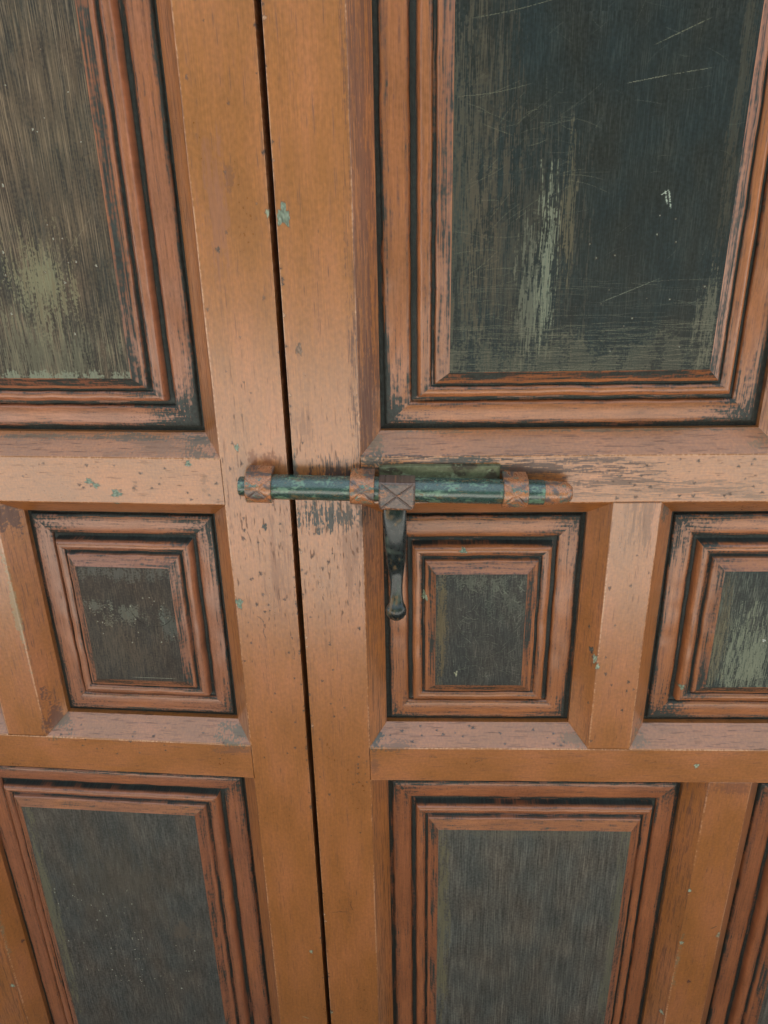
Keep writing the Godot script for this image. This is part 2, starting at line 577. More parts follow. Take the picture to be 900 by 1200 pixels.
# cross section of the panel edge: s in from the opening, z
const BAND := [[17.0, -27.5], [21.4, -27.5], [22.0, -27.0], [22.3, -25.2], [23.0, -23.9], [24.4, -23.1], [27.0, -22.6], [33.0, -22.2], [39.5, -22.4], [42.2, -22.9], [43.4, -23.9], [43.9, -25.2], [44.2, -26.6], [46.2, -26.8]]
const BEAD := [[46.2, -26.8], [48.4, -26.5], [48.9, -25.5], [49.2, -20.5], [49.7, -17.8], [50.8, -15.8], [52.4, -14.7], [54.4, -14.2], [56.6, -14.4], [58.4, -15.0], [59.6, -16.0], [60.2, -17.2], [61.6, -17.4]]
const SLOPE := [[61.6, -17.4], [62.3, -16.8], [62.7, -13.6], [63.3, -12.4], [64.4, -11.9], [66.0, -11.3], [73.0, -7.0], [74.0, -6.5]]

func along_s(s: float, k: float) -> float:
	return s if s < 22.5 else 22.5 + (s - 22.5) * k

func moulding(called: String, prof: Array, side: int, o: Array, k: Array, mat: Material, parent: Node, into: Surf = null) -> void:
	var sf := into if into != null else Surf.new()
	var lf: float = o[0]
	var rt: float = o[1]
	var bt: float = o[2]
	var tp: float = o[3]
	var length := tp - bt if side < 2 else rt - lf
	var seg := maxi(6, int(length / 14.0))
	var n := prof.size()
	# normals of the section, creased where it turns sharply
	var sn := []
	for q in n - 1:
		sn.append(Vector2(-(prof[q + 1][1] - prof[q][1]), prof[q + 1][0] - prof[q][0]).normalized())
	var ins := Vector3(1, 0, 0)
	if side == 1: ins = Vector3(-1, 0, 0)
	elif side == 2: ins = Vector3(0, -1, 0)
	elif side == 3: ins = Vector3(0, 1, 0)
	var run := Vector3(0, 1, 0) if side < 2 else Vector3(1, 0, 0)
	for q in n - 1:
		var n0: Vector2 = sn[q]
		var n1: Vector2 = sn[q]
		if q > 0 and sn[q - 1].dot(sn[q]) > 0.6: n0 = (sn[q - 1] + sn[q]).normalized()
		if q < n - 2 and sn[q + 1].dot(sn[q]) > 0.6: n1 = (sn[q + 1] + sn[q]).normalized()
		for g in seg:
			var c := []
			var nn := []
			var un := []
			for ab in [[q, g], [q + 1, g], [q + 1, g + 1], [q, g + 1]]:
				var s: float = prof[ab[0]][0]
				var z: float = prof[ab[0]][1]
				var t := float(ab[1]) / seg
				var sl := along_s(s, k[0])
				var sr := along_s(s, k[1])
				var stp := along_s(s, k[2])
				var sb := along_s(s, k[3])
				var a0 := bt + sb if side < 2 else lf + sl
				var a1 := tp - stp if side < 2 else rt - sr
				var al := lerpf(a0, a1, t)
				var fade := sin(t * PI) ** 0.5 if s > 20.0 and s < 70.0 else 0.0
				var wv := wob.get_noise_2d(al * 0.9 + side * 300.0 + lf * 7.0, s * 0.8 + bt) * 0.75 * fade
				var wz := wob.get_noise_2d(al * 0.7 + side * 500.0 + lf * 5.0, s * 0.5 + 900.0) * 0.6 * fade
				var x := al
				var y := al
				if side == 0: x = lf + sl + wv
				elif side == 1: x = rt - sr - wv
				elif side == 2: y = tp - stp - wv
				else: y = bt + sb + wv
				c.append(P(x, y, z + wz))
				var n2 := n0 if ab[0] == q else n1
				nn.append((ins * n2.x + Vector3.BACK * n2.y + run * wob.get_noise_2d(al * 1.3, s + side * 70.0) * 0.06).normalized())
				var fr := (al - (bt if side < 2 else lf)) / length
				un.append(Vector2((side + clampf((s - 17.0) / 60.0, 0.01, 0.99)) * 0.25, fr))
			sf.quad(c[0], c[1], c[2], c[3], nn[0], nn[1], nn[2], nn[3], un[0], un[1], un[2], un[3])
	if into == null:
		commit([sf], [mat], called, parent)

# raised panel in an opening [left, right, bottom, top]
func panel(o: Array, k: Array, frame_mat: Material, field_tex: Tex, field_mat: Material, parent: Node) -> MeshInstance3D:
	var slope := Surf.new()
	for side in 4: moulding("", SLOPE, side, o, k, frame_mat, null, slope)
	var fld := Surf.new()
	var x0: float = o[0] + along_s(74.0, k[0])
	var x1: float = o[1] - along_s(74.0, k[1])
	var y1: float = o[3] - along_s(74.0, k[2])
	var y0: float = o[2] + along_s(74.0, k[3])
	var nx := 10
	var ny := maxi(8, int((y1 - y0) / 25.0))
	var rows := []
	var uvs := []
	for j in ny + 1:
		var rw := []
		var ru := []
		for i in nx + 1:
			var x := lerpf(x0, x1, float(i) / nx)
			var y := lerpf(y0, y1, float(j) / ny)
			var inside := 1.0 if i > 0 and i < nx and j > 0 and j < ny else 0.0
			rw.append(P(x, y, -6.5 + inside * (0.25 + wob.get_noise_2d(x * 0.6, y * 0.3) * 0.5)))
			var q := field_tex.to_uv(x, y)
			ru.append(field_tex.tex_uv(q.x, q.y))
		rows.append(rw)
		uvs.append(ru)
	fld.grid(rows, uvs)
	var nn := fld.n
	for q in nn.size():
		if nn[q].z < 0.0: nn[q] = -nn[q]
	fld.n = nn
	var ord := PackedInt32Array()
	for q in range(0, fld.ix.size(), 3):
		var a := fld.ix[q]
		var b := fld.ix[q + 1]
		var c := fld.ix[q + 2]
		if (fld.p[b] - fld.p[a]).cross(fld.p[c] - fld.p[a]).z > 0.0: ord.append_array([a, c, b])
		else: ord.append_array([a, b, c])
	fld.ix = ord
	var root := commit([fld, slope], [field_mat, frame_mat], "panel", parent)
	for side in 4: moulding("moulding", BAND, side, o, k, frame_mat, root)
	for side in 4: moulding("bead_moulding", BEAD, side, o, k, frame_mat, root)
	return root

# ------------------------------------------------------------------ colours (sRGB, read off the photograph's evenly lit spots)
var PAINT := Color8(166, 103, 51)
var RUDDY := Color8(157, 97, 62)
var WAX := Color8(44, 49, 47)
var VERDIGRIS := Color8(112, 128, 108)
var BARE := Color8(148, 158, 132)

func rows_const(h: int, v: float) -> PackedFloat32Array:
	var a := PackedFloat32Array()
	a.resize(h)
	a.fill(v)
	return a

# nicks are thick on both stiles round the bolt and thin out above and below
func rows_bolt(h: int, oy: float, dv: float, centre: float, reach: float, most: float, least: float) -> PackedFloat32Array:
	var a := PackedFloat32Array()
	a.resize(h)
	for j in h:
		var y := oy - dv * j
		a[j] = least + (most - least) * exp(-pow((y - centre) / reach, 2.0))
	return a

var tx := {}
var mt := {}

func upright(key: String, w: int, h: int, x0: float, x1: float, y0: float, y1: float, sd: int, grain: float, fl: PackedFloat32Array, ruddy := 0.6) -> Tex:
	var t := Tex.new()
	t.size(w, h, false, x0, y1, -30.0, x1 - x0 + 30.0, 0.0, y1 - y0, sd)
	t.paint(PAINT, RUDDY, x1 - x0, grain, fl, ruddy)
	tx[key] = t
	return t

func level(key: String, w: int, h: int, x0: float, x1: float, y0: float, y1: float, sd: int, grain: float, fl: PackedFloat32Array, ruddy := 0.6) -> Tex:
	var t := Tex.new()
	t.size(w, h, true, x0, y1, -30.0, y1 - y0 + 30.0, 0.0, x1 - x0, sd)
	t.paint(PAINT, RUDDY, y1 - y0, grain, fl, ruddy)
	tx[key] = t
	return t

func frame(key: String, h: int, o: Array, sd: int, amount: float, corner: Array, base := Color8(0, 0, 0)) -> void:
	var t := Tex.new()
	t.size(384, h, false, 0, 0, 0, 384, 0, h, sd)
	var ln := PackedFloat32Array([o[3] - o[2], o[3] - o[2], o[1] - o[0], o[1] - o[0]])
	t.mouldings(PAINT if base.r8 == 0 else base, RUDDY, WAX, amount, PackedFloat32Array(corner.map(func(q): return q * 1.5)), ln)
	tx[key] = t

func field(key: String, w: int, h: int, x0: float, x1: float, y0: float, y1: float, sd: int, base: Color, cool: Color, pale: Color, pale_amt: float, grain: float, rough: float, stretch := 0) -> Tex:
	var t := Tex.new()
	t.size(w, h, false, x0, y1, 0.0, x1 - x0, 0.0, y1 - y0, sd)
	t.field(base, cool, pale, pale_amt, grain, rough, stretch)
	tx[key] = t
	return t

# openings of the two leaves, mm: left, right, bottom, top
const R_BIG := [61.0, 435.0, 45.5, 830.0]
const R_BIG2 := [480.0, 835.0, 45.5, 830.0]
const R_SMALL := [61.0, 290.5, -280.0, 0.0]
const R_SMALL2 := [333.0, 562.5, -280.0, 0.0]
const R_SMALL3 := [605.5, 835.0, -280.0, 0.0]
const R_LOW := [61.0, 422.0, -323.5, -950.0]
const L_BIG := [-440.0, -66.5, 43.5, 830.0]
const L_SMALL := [-295.0, -66.5, -281.0, -2.0]
const L_LOW := [-422.0, -66.5, -325.0, -950.0]

func make_textures() -> void:
	Tex.fill_bank()
	var rng := RandomNumberGenerator.new()
	rng.seed = 7
	var t: Tex
	# --- stiles at the meeting line (y from +420 down to -800)
	t = upright("stile_right", 240, 1792, 0.0, 61.0, -800.0, 420.0, 1, 70.0, rows_bolt(1792, 420.0, 0.681, -30.0, 130.0, 80.0, 34.0))
	t.stain_or_shade(38, -12, 36, 12, Color8(48, 50, 48), 1.0, 0.7, 1.1)
	t.stain_or_shade(72, 250, 12, 240, Color8(104, 62, 44), 0.6, 1.0, 1.3)
	t.stain_or_shade(74, 90, 13, 60, Color8(92, 58, 46), 0.6, 0.8, 1.3)
	t.stain_or_shade(52, -45, 12, 50, Color8(120, 78, 56), 0.5, 1.0)
	t.stain_or_shade(44, 30, 28, 12, Color8(78, 54, 46), 0.95, 0.8, 1.1)
	t.stain_or_shade(2, 30, 3, 30, Color8(72, 76, 74), 0.8, 0.6)
	t.stain_or_shade(10, 75, 9, 16, Color8(110, 72, 54), 0.4, 0.8)
	t.chip(6.0, 249, 4.8, 7.6, Color8(112, 126, 106))
	t.chip(11.9, 142.6, 2.6, 4.2, Color8(128, 96, 74))
	t.line(34, -505, 36, -521, 1.2, Color8(84, 48, 32), 0.9, 2.0)
	t.line(19, -521, 27, -523, 1.2, Color8(84, 48, 32), 0.8, 1.5)
	t.line(9, -524, 27, -523, 1.3, Color8(80, 48, 34), 0.9, 0.0)
	t.chip(1.0, -702, 1.6, 2.6, BARE)
	t.specks(rng, 9, 40, 58, -330, -290, 0.5, 1.0, Color8(84, 52, 38))
	t.specks(rng, 24, 3, 58, -420, 60, 0.5, 1.1, Color8(84, 54, 40))
	t.specks(rng, 30, 0.4, 2.0, -760, 400, 0.4, 1.0, Color8(70, 46, 34))
	t.specks(rng, 16, 0.6, 2.4, -760, 400, 0.5, 1.2, Color8(196, 150, 116))
	mt["stile_right"] = t.material(0.025, 1.0, 0.65)
	t = upright("stile_left", 240, 1792, -66.5, -5.1, -800.0, 420.0, 5, 55.0, rows_bolt(1792, 420.0, 0.681, -40.0, 130.0, 80.0, 32.0))
	t.stain_or_shade(-35, 280, 6, 9, Color8(120, 74, 46), 0.6, 0.2)
	t.stain_or_shade(-48, 255, 9, 40, Color8(150, 96, 72), 0.6, 1.0)
	t.chip(-6.6, 251, 1.4, 2.6, BARE)
	t.chip(-49.7, 223.9, 1.6, 1.9, Color8(92, 66, 50))
	t.chip(-63, -106, 3.2, 5.2, VERDIGRIS)
	t.chip(-30.8, -23, 2.2, 3.0, Color8(62, 62, 56))
	t.chip(-50.2, 54.8, 2.0, 3.0, VERDIGRIS)
	t.line(-47, -120, -40, -133, 1.1, Color8(86, 56, 42), 0.9, -3.0)
	t.line(-40, -133, -38, -147, 1.1, Color8(86, 56, 42), 0.9, 2.0)
	t.stain_or_shade(-25, 44, 16, 7, Color8(128, 72, 40), 0.7, 0.2)  # shadow above the keeper ring, put into the paint colour
	t.stain_or_shade(-20, -70, 10, 40, Color8(120, 76, 58), 0.45, 1.0)
	t.chip(-18.8, -592.9, 1.8, 2.6, BARE)
	t.line(-38, -714, -28, -718, 1.6, BARE, 0.9)
	t.specks(rng, 34, -64, -8, -300, 60, 0.5, 1.2, Color8(88, 56, 42))
	t.specks(rng, 34, -7.2, -5.4, -760, 400, 0.4, 1.0, Color8(70, 46, 34))
	t.specks(rng, 14, -64, -8, 80, 400, 0.5, 0.9, Color8(110, 72, 50))
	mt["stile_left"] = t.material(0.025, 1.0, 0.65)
	# --- rails
	t = level("rail_right_upper", 192, 1024, 61.0, 521.0, 0.0, 45.5, 9, 25.0, rows_const(1024, 52.0), 0.4)
	t.stain_or_shade(125, 37, 78, 7.5, Color8(78, 52, 44), 0.95, 1.0, 0.9)  # streaky stains above the bolt, its upward shadow put into their colour too
	t.stain_or_shade(90, 39, 30, 6, Color8(62, 48, 42), 0.8, 0.6, 1.0)
	t.stain_or_shade(230, 35, 66, 9, Color8(86, 58, 48), 0.9, 1.0, 1.0)
	t.stain_or_shade(160, 38, 26, 5, Color8(60, 60, 55), 0.9, 0.8, 1.3)
	t.stain_or_shade(285, 24, 34, 9, Color8(98, 68, 55), 0.75, 1.0, 1.4)
	t.stain_or_shade(360, 12, 70, 6, Color8(108, 82, 70), 0.6, 1.0, 1.6)
	t.stain_or_shade(70, 40, 9, 9, Color8(64, 62, 56), 0.7, 0.2)
	t.stain_or_shade(68, 62, 9, 10, Color8(104, 92, 70), 0.6, 0.1)
	t.stain_or_shade(430, 64, 16, 12, Color8(104, 92, 70), 0.45, 0.1)
	t.stain_or_shade(280, 72, 160, 1.6, Color8(84, 84, 70), 0.5, 0.6, 1.5)
	t.specks(rng, 26, 280, 440, 4, 42, 0.5, 1.3, Color8(96, 70, 56))
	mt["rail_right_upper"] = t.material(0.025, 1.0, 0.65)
	t = level("rail_left_upper", 192, 1024, -440.0, -66.5, -2.0, 43.5, 13, 25.0, rows_const(1024, 46.0), 0.35)
	for c in [[-194, 20, 3.4, 2.6], [-188, 16, 3.0, 2.4], [-169.6, 8.2, 4.4, 3.6], [-170.6, -2.5, 2.4, 1.2], [-97, 38.7, 2.4, 2.8]]:
		t.chip(c[0], c[1], c[2], c[3], VERDIGRIS)
	t.stain_or_shade(-150, 18.8, 3, 6, Color8(120, 84, 62), 0.7, 0.2)
	t.stain_or_shade(-84, 21.5, 4, 7, Color8(128, 92, 70), 0.5, 0.2)
	t.stain_or_shade(-84, 60, 20, 12, Color8(86, 80, 64), 0.7, 0.1)
	t.stain_or_shade(-120, 58, 40, 12, Color8(124, 92, 74), 0.5, 0.6)
	t.stain_or_shade(-200, 66, 130, 3.0, Color8(78, 78, 70), 0.55, 0.6, 1.5)
	t.specks(rng, 18, -260, -70, 2, 42, 0.5, 1.2, Color8(104, 74, 56))
	mt["rail_left_upper"] = t.material(0.025, 1.0, 0.65)
	t = level("rail_right_lower", 192, 1024, 61.0, 521.0, -323.5, -280.0, 17, 25.0, rows_const(1024, 36.0), 0.7)
	t.chip(405.3, -300.6, 2.4, 2.6, BARE)
	t.line(124, -291, 133, -292, 1.2, Color8(84, 58, 44), 0.9, 0.5)
	t.line(171, -300, 182, -295, 1.3, Color8(84, 58, 44), 0.9, 1.5)
	t.stain_or_shade(66, -270, 8, 12, Color8(66, 66, 56), 0.85, 0.1)
	t.stain_or_shade(92, -276, 20, 6, Color8(104, 76, 62), 0.6, 0.4)
	t.stain_or_shade(280, -268, 16, 10, Color8(104, 88, 66), 0.5, 0.1)
	t.stain_or_shade(345, -268, 14, 10, Color8(96, 84, 64), 0.5, 0.1)
	t.stain_or_shade(66, -300, 4, 16, Color8(110, 72, 54), 0.5, 0.6)
	t.specks(rng, 20, 80, 280, -276, -256, 0.5, 1.2, Color8(90, 70, 58))
	mt["rail_right_lower"] = t.material(0.025, 1.0, 0.65)
	t = level("rail_left_lower", 192, 1024, -440.0, -66.5, -325.0, -281.0, 21, 25.0, rows_const(1024, 36.0), 0.7)
	t.stain_or_shade(-80, -268, 18, 14, Color8(84, 84, 68), 0.65, 0.1)
	t.stain_or_shade(-284, -266, 14, 14, Color8(86, 82, 66), 0.6, 0.1)
	t.stain_or_shade(-84, -288, 24, 5, Color8(112, 74, 56), 0.6, 0.6)
	t.specks(rng, 20, -280, -90, -300, -262, 0.5, 1.1, Color8(96, 70, 54))
	mt["rail_left_lower"] = t.material(0.025, 1.0, 0.65)
	# --- mullions
	t = upright("mullion_small_right", 192, 512, 290.5, 333.0, -280.0, 0.0, 25, 30.0, rows_const(512, 40.0), 0.7)
	t.stain_or_shade(318, -8, 14, 30, Color8(112, 82, 68), 0.55, 1.0)
	t.chip(282, -161, 2.6, 3.2, Color8(58, 56, 48))
	t.chip(287, -169, 2.4, 4.6, BARE)
	t.chip(291, -177, 1.8, 3.0, BARE)
	t.specks(rng, 16, 276, 330, -270, -10, 0.5, 1.2, Color8(92, 62, 46))
	t.stain_or_shade(346, -262, 8, 16, Color8(74, 80, 78), 0.7, 0.2)
	t.stain_or_shade(346, -8, 10, 12, Color8(86, 76, 66), 0.8, 0.1)
	mt["mullion_small_right"] = t.material(0.025, 1.0, 0.65)
	t = upright("mullion_small_left", 192, 512, -338.5, -295.0, -281.0, -2.0, 29, 30.0, rows_const(512, 38.0), 0.9)
	t.stain_or_shade(-282, -258, 10, 24, Color8(98, 62, 52), 0.8, 0.2)
	t.stain_or_shade(-286, -20, 12, 22, Color8(86, 54, 46), 0.8, 0.2)
	t.stain_or_shade(-296, -120, 3, 60, Color8(140, 140, 116), 0.5, 0.2)
	mt["mullion_small_left"] = t.material(0.025, 1.0, 0.65)
	t = upright("mullion_low_right", 192, 896, 422.0, 467.0, -800.0, -323.5, 33, 60.0, rows_const(896, 34.0), 0.8)
	t.chip(422.5, -482, 1.8, 2.4, BARE)
	t.line(455, -543, 462, -538, 2.2, Color8(60, 58, 50), 0.95, 0.5)
	t.chip(466, -553, 2.6, 4.2, Color8(150, 138, 110))
	t.chip(424.5, -567, 2.2, 2.4, BARE)
	t.stain_or_shade(424, -600, 2.5, 30, Color8(128, 112, 86), 0.7, 0.2)
	t.chip(441.9, -634, 2.0, 2.2, Color8(86, 40, 30))
	t.chip(416, -697, 2.6, 2.8, BARE)
	t.stain_or_shade(440, -330, 24, 10, Color8(110, 66, 48), 0.5, 0.5)
	mt["mullion_low_right"] = t.material(0.025, 1.0, 0.65)
	# --- mouldings (corner wax: start/end of left, right, top, bottom)
	frame("f_r_big", 1024, R_BIG, 3, 1.0, [1.5, 0.4, 1.3, 0.4, 0.5, 0.5, 0.95, 1.2], Color8(164, 102, 62))
	frame("f_l_big", 1024, L_BIG, 8, 1.08, [1.2, 0.4, 1.7, 0.4, 0.5, 0.5, 1.0, 2.0], Color8(164, 104, 74))
	frame("f_r_small", 512, R_SMALL, 12, 0.95, [0.7, 0.9, 0.6, 0.9, 0.9, 0.8, 0.9, 0.5], Color8(164, 102, 62))
	frame("f_l_small", 512, L_SMALL, 16, 1.0, [0.7, 1.2, 0.5, 1.0, 1.6, 1.0, 0.7, 0.7], Color8(160, 104, 76))
	frame("f_r_small2", 512, R_SMALL2, 20, 1.05, [1.4, 1.5, 0.7, 0.9, 1.6, 0.8, 1.6, 0.9], Color8(164, 102, 62))
	frame("f_r_low", 1024, [61.0, 422.0, -950.0, -323.5], 24, 0.82, [0.4, 0.9, 0.4, 0.7, 0.8, 0.3, 0.5, 0.5], Color8(158, 96, 62))
	frame("f_l_low", 1024, [-422.0, -66.5, -950.0, -325.0], 28, 0.82, [0.4, 0.5, 0.4, 0.7, 0.4, 0.6, 0.5, 0.5], Color8(156, 98, 70))
	for k in ["f_r_big", "f_l_big", "f_r_small", "f_l_small", "f_r_small2", "f_r_low", "f_l_low"]:
		if k == "f_r_small":
			var fr: Tex = tx[k]
			fr.chip_uv(72.0, 512.0 * (1.0 - 105.0 / 280.0), 4.5, 8.0, BARE)
			fr.chip_uv(192.0 + 58.0, 512.0 * (95.0 / 229.5), 4.0, 7.0, VERDIGRIS)
		if k == "f_r_small2":
			var fr2: Tex = tx[k]
			fr2.chip_uv(56.0, 512.0 * (68.0 / 280.0), 4.0, 5.0, VERDIGRIS)
		mt[k] = tx[k].material(0.03, 0.9, 0.45)
	# --- panel fields
	t = field("p_r_big", 512, 896, 130.0, 365.0, 110.0, 500.0, 2, Color8(37, 41, 38), Color8(28, 40, 41), Color8(84, 82, 72), 0.2, 0.7, 0.46)
	t.stain_or_shade(145, 250, 22, 130, Color8(84, 86, 74), 0.5, 0.9)
	t.stain_or_shade(190, 210, 40, 70, Color8(88, 80, 66), 0.45, 1.0, 1.3)
	t.stain_or_shade(160, 300, 22, 90, Color8(92, 78, 60), 0.4, 1.0, 1.3)
	t.stain_or_shade(217, 205, 6, 50, Color8(142, 148, 126), 0.72, 1.0, 1.0, 60)
	t.stain_or_shade(207, 185, 10, 40, Color8(120, 122, 104), 0.6, 1.0, 1.2, 50)
	t.stain_or_shade(232, 252, 4, 40, Color8(110, 100, 76), 0.6, 1.0)
	t.stain_or_shade(353, 330, 4, 100, Color8(88, 78, 60), 0.45, 1.0, 1.0)
	t.stain_or_shade(248, 124, 130, 20, Color8(98, 94, 78), 0.5, 0.15, 1.1, 50)
	t.scratches(rng, 420, 128, 350, 114, 160, 15, 60, 0.0, 0.05, Color8(122, 118, 98), 0.5)
	t.scratches(rng, 90, 128, 350, 150, 195, 20, 70, 0.0, 0.06, Color8(104, 104, 90), 0.45)
	t.scratches(rng, 160, 135, 350, 114, 165, 10, 40, 0.0, 0.06, Color8(44, 50, 46), 0.6)
	t.scratches(rng, 90, 136, 230, 150, 330, 8, 40, 0.3, 0.7, Color8(126, 124, 104), 0.4)
	t.scratches(rng, 60, 180, 350, 170, 395, 6, 30, 0.5, 1.2, Color8(104, 108, 96), 0.35)
	t.line(268, 336, 300, 341, 0.8, Color8(136, 134, 114), 0.75)
	t.line(300, 341, 331, 345, 0.8, Color8(136, 134, 114), 0.6)
	t.line(285, 360, 326, 377, 1.2, Color8(128, 126, 104), 0.7)
	t.line(150, 380, 230, 396, 1.0, Color8(120, 118, 98), 0.6, 2.0)
	t.line(140, 330, 200, 338, 1.0, Color8(116, 114, 96), 0.5, 2.0)
	t.line(262, 176, 312, 196, 1.0, Color8(120, 122, 106), 0.7)
	t.line(306, 262, 309, 251, 1.5, Color8(186, 196, 180), 1.0)
	t.line(309, 262, 312, 248, 1.5, Color8(186, 196, 180), 1.0)
	t.line(303, 258, 309, 262, 1.2, Color8(186, 196, 180), 1.0)
	t.specks(rng, 16, 240, 355, 130, 260, 0.3, 0.7, Color8(130, 138, 124))
	t.stain_or_shade(352, 165, 7, 30, Color8(120, 116, 96), 0.6, 0.8)
	mt["p_r_big"] = t.material(0.02)
	t = field("p_l_big", 512, 896, -370.0, -138.0, 110.0, 500.0, 6, Color8(78, 66, 54), Color8(62, 60, 53), Color8(142, 122, 98), 0.75, 1.4, 0.6, 1)
	t.stain_or_shade(-208, 196, 26, 34, Color8(140, 138, 108), 0.75, 0.7, 1.2, 50)
	t.stain_or_shade(-225, 140, 50, 34, Color8(124, 120, 98), 0.6, 1.0, 1.3, 50)
	t.stain_or_shade(-215, 117, 80, 4, Color8(140, 146, 126), 0.7, 0.4, 1.4, 50)
	t.stain_or_shade(-180, 300, 40, 90, Color8(112, 94, 72), 0.4, 1.0, 1.4)
	t.line(-195, 205, -150, 255, 0.9, Color8(132, 122, 100), 0.5)
	t.specks(rng, 24, -260, -145, 120, 390, 0.4, 0.9, Color8(150, 150, 134))
	mt["p_l_big"] = t.material(0.035)
	t = field("p_r_small", 256, 400, 129.0, 217.0, -206.0, -74.0, 10, Color8(62, 60, 55), Color8(53, 55, 53), Color8(108, 102, 90), 0.35, 0.9, 0.5)
	t.stain_or_shade(172, -86, 36, 7, Color8(118, 124, 106), 0.42, 0.2, 2.2, 50)
	t.stain_or_shade(200, -112, 14, 12, Color8(112, 118, 102), 0.35, 0.2, 2.2, 50)
	t.stain_or_shade(135, -140, 5, 60, Color8(112, 96, 66), 0.7, 0.7)
	t.scratches(rng, 150, 148, 213, -198, -80, 3, 14, 0.6, 1.5, Color8(136, 140, 122), 0.6)
	t.scratches(rng, 26, 133, 212, -200, -80, 8, 30, 0.1, 0.5, Color8(120, 120, 102), 0.4)
	t.line(152, -186, 151, -194, 2.0, Color8(186, 184, 150), 1.0)
	t.line(149, -188, 152, -192, 1.6, Color8(186, 184, 150), 1.0)
	mt["p_r_small"] = t.material(0.02)
	t = field("p_l_small", 256, 400, -232.0, -126.0, -210.0, -68.0, 14, Color8(66, 56, 48), Color8(60, 56, 52), Color8(112, 98, 82), 0.35, 0.7, 0.55)
	t.stain_or_shade(-215, -118, 14, 5, Color8(124, 128, 114), 0.5, 0.3, 2.0, 60)
	t.stain_or_shade(-176, -128, 20, 8, Color8(128, 132, 116), 0.5, 0.3, 2.0, 60)
	t.stain_or_shade(-140, -138, 12, 14, Color8(104, 114, 106), 0.4, 0.3, 2.0, 60)
	t.stain_or_shade(-180, -80, 50, 7, Color8(104, 106, 98), 0.5, 0.3, 1.6)
	t.stain_or_shade(-195, -170, 30, 30, Color8(104, 92, 76), 0.4, 0.9, 1.4)
	t.line(-228, -112, -190, -122, 1.1, Color8(34, 30, 26), 0.9, -3.0)
	t.line(-178, -122, -160, -140, 1.4, Color8(32, 30, 26), 0.9, 3.0)
	t.line(-160, -140, -136, -130, 1.1, Color8(36, 32, 28), 0.9, 4.0)
	t.line(-136, -140, -130, -165, 1.1, Color8(36, 32, 28), 0.8, 2.0)
	t.line(-190, -203, -140, -203, 1.4, Color8(160, 160, 140), 0.8)
	t.specks(rng, 34, -226, -132, -160, -106, 0.3, 0.8, Color8(140, 144, 128))
	mt["p_l_small"] = t.material(0.035)
	t = field("p_r_small2", 256, 400, 400.0, 496.0, -210.0, -68.0, 18, Color8(64, 66, 60), Color8(52, 58, 56), Color8(136, 138, 116), 0.5, 1.0, 0.5)
	t.stain_or_shade(440, -170, 26, 40, Color8(142, 146, 122), 0.7, 1.0, 1.3, 50)
	t.stain_or_shade(408, -140, 7, 60, Color8(104, 92, 70), 0.6, 0.9)
	t.chip(452, -150, 1.4, 1.6, Color8(200, 204, 190))
	mt["p_r_small2"] = t.material(0.025)
	t = field("p_r_low", 448, 768, 130.0, 352.0, -800.0, -398.0, 22, Color8(88, 82, 74), Color8(77, 78, 74), Color8(126, 119, 106), 0.34, 0.95, 0.5, 1)
	t.stain_or_shade(140, -560, 7, 160, Color8(112, 104, 78), 0.7, 0.8)
	t.stain_or_shade(345, -560, 6, 160, Color8(104, 100, 80), 0.6, 0.8)
	t.stain_or_shade(240, -405, 110, 6, Color8(104, 98, 84), 0.5, 0.5, 1.5)
	mt["p_r_low"] = t.material(0.025)
	t = field("p_l_low", 448, 768, -352.0, -136.0, -800.0, -388.0, 26, Color8(82, 76, 69), Color8(72, 73, 70), Color8(112, 106, 96), 0.3, 0.75, 0.5)
	t.stain_or_shade(-345, -560, 7, 150, Color8(116, 110, 84), 0.6, 0.8)
	t.stain_or_shade(-178, -580, 16, 14, Color8(100, 88, 76), 0.6, 0.2)
	t.stain_or_shade(-250, -500, 60, 60, Color8(82, 76, 66), 0.4, 0.3)
	t.specks(rng, 70, -340, -230, -680, -500, 0.3, 1.0, Color8(136, 142, 130))
	t.specks(rng, 30, -250, -150, -700, -600, 0.3, 1.0, Color8(150, 156, 144))
	t.scratches(rng, 14, -300, -200, -660, -620, 10, 40, 0.15, 0.2, Color8(110, 112, 102), 0.4)
	mt["p_l_low"] = t.material(0.025)
	# --- ironwork
	t = Tex.new()
	t.size(512, 192, false, 0, 0, 0, 512, 0, 192, 4)
	t.metal(Color8(40, 72, 66), Color8(92, 122, 100), Color8(96, 84, 56), 138.0, 178.0, 0.3)
	tx["iron"] = t
	mt["iron"] = t.material(0.004, 1.0, 0.6, 0.0, 0.26, true)
	t = Tex.new()
	t.size(256, 128, false, 0, 0, 0, 256, 0, 128, 19)
	t.metal(Color8(20, 34, 36), Color8(56, 66, 58), Color8(104, 80, 52), 165.0, 180.0, 0.3)
	tx["handle"] = t
	mt["handle"] = t.material(0.008, 0.4, 0.5, 0.0, 0.16, true)
	t = Tex.new()
	t.size(256, 192, false, 0, 0, 0, 256, 0, 192, 7)
	t.metal(Color8(172, 112, 74), Color8(96, 78, 72), Color8(80, 108, 98), 138.0, 180.0, 0.32)
	tx["copper"] = t
	mt["copper"] = t.material(0.01, 0.5, 0.6, 0.0, 0.2, true)
	t = Tex.new()
	t.size(256, 192, false, 0, 0, 0, 256, 0, 192, 31)
	t.metal(Color8(100, 80, 72), Color8(150, 100, 70), Color8(66, 68, 70), 150.0, 175.0, 0.34)
	tx["boss"] = t
	mt["boss"] = t.material(0.008, 0.5, 0.5, 0.0, 0.2, true)
	t = Tex.new()
	t.size(256, 128, false, 0, 0, 0, 256, 0, 128, 15)
	t.metal(Color8(104, 106, 78), Color8(70, 62, 46), Color8(132, 138, 108), 138.0, 170.0, 0.45)
	tx["plate"] = t
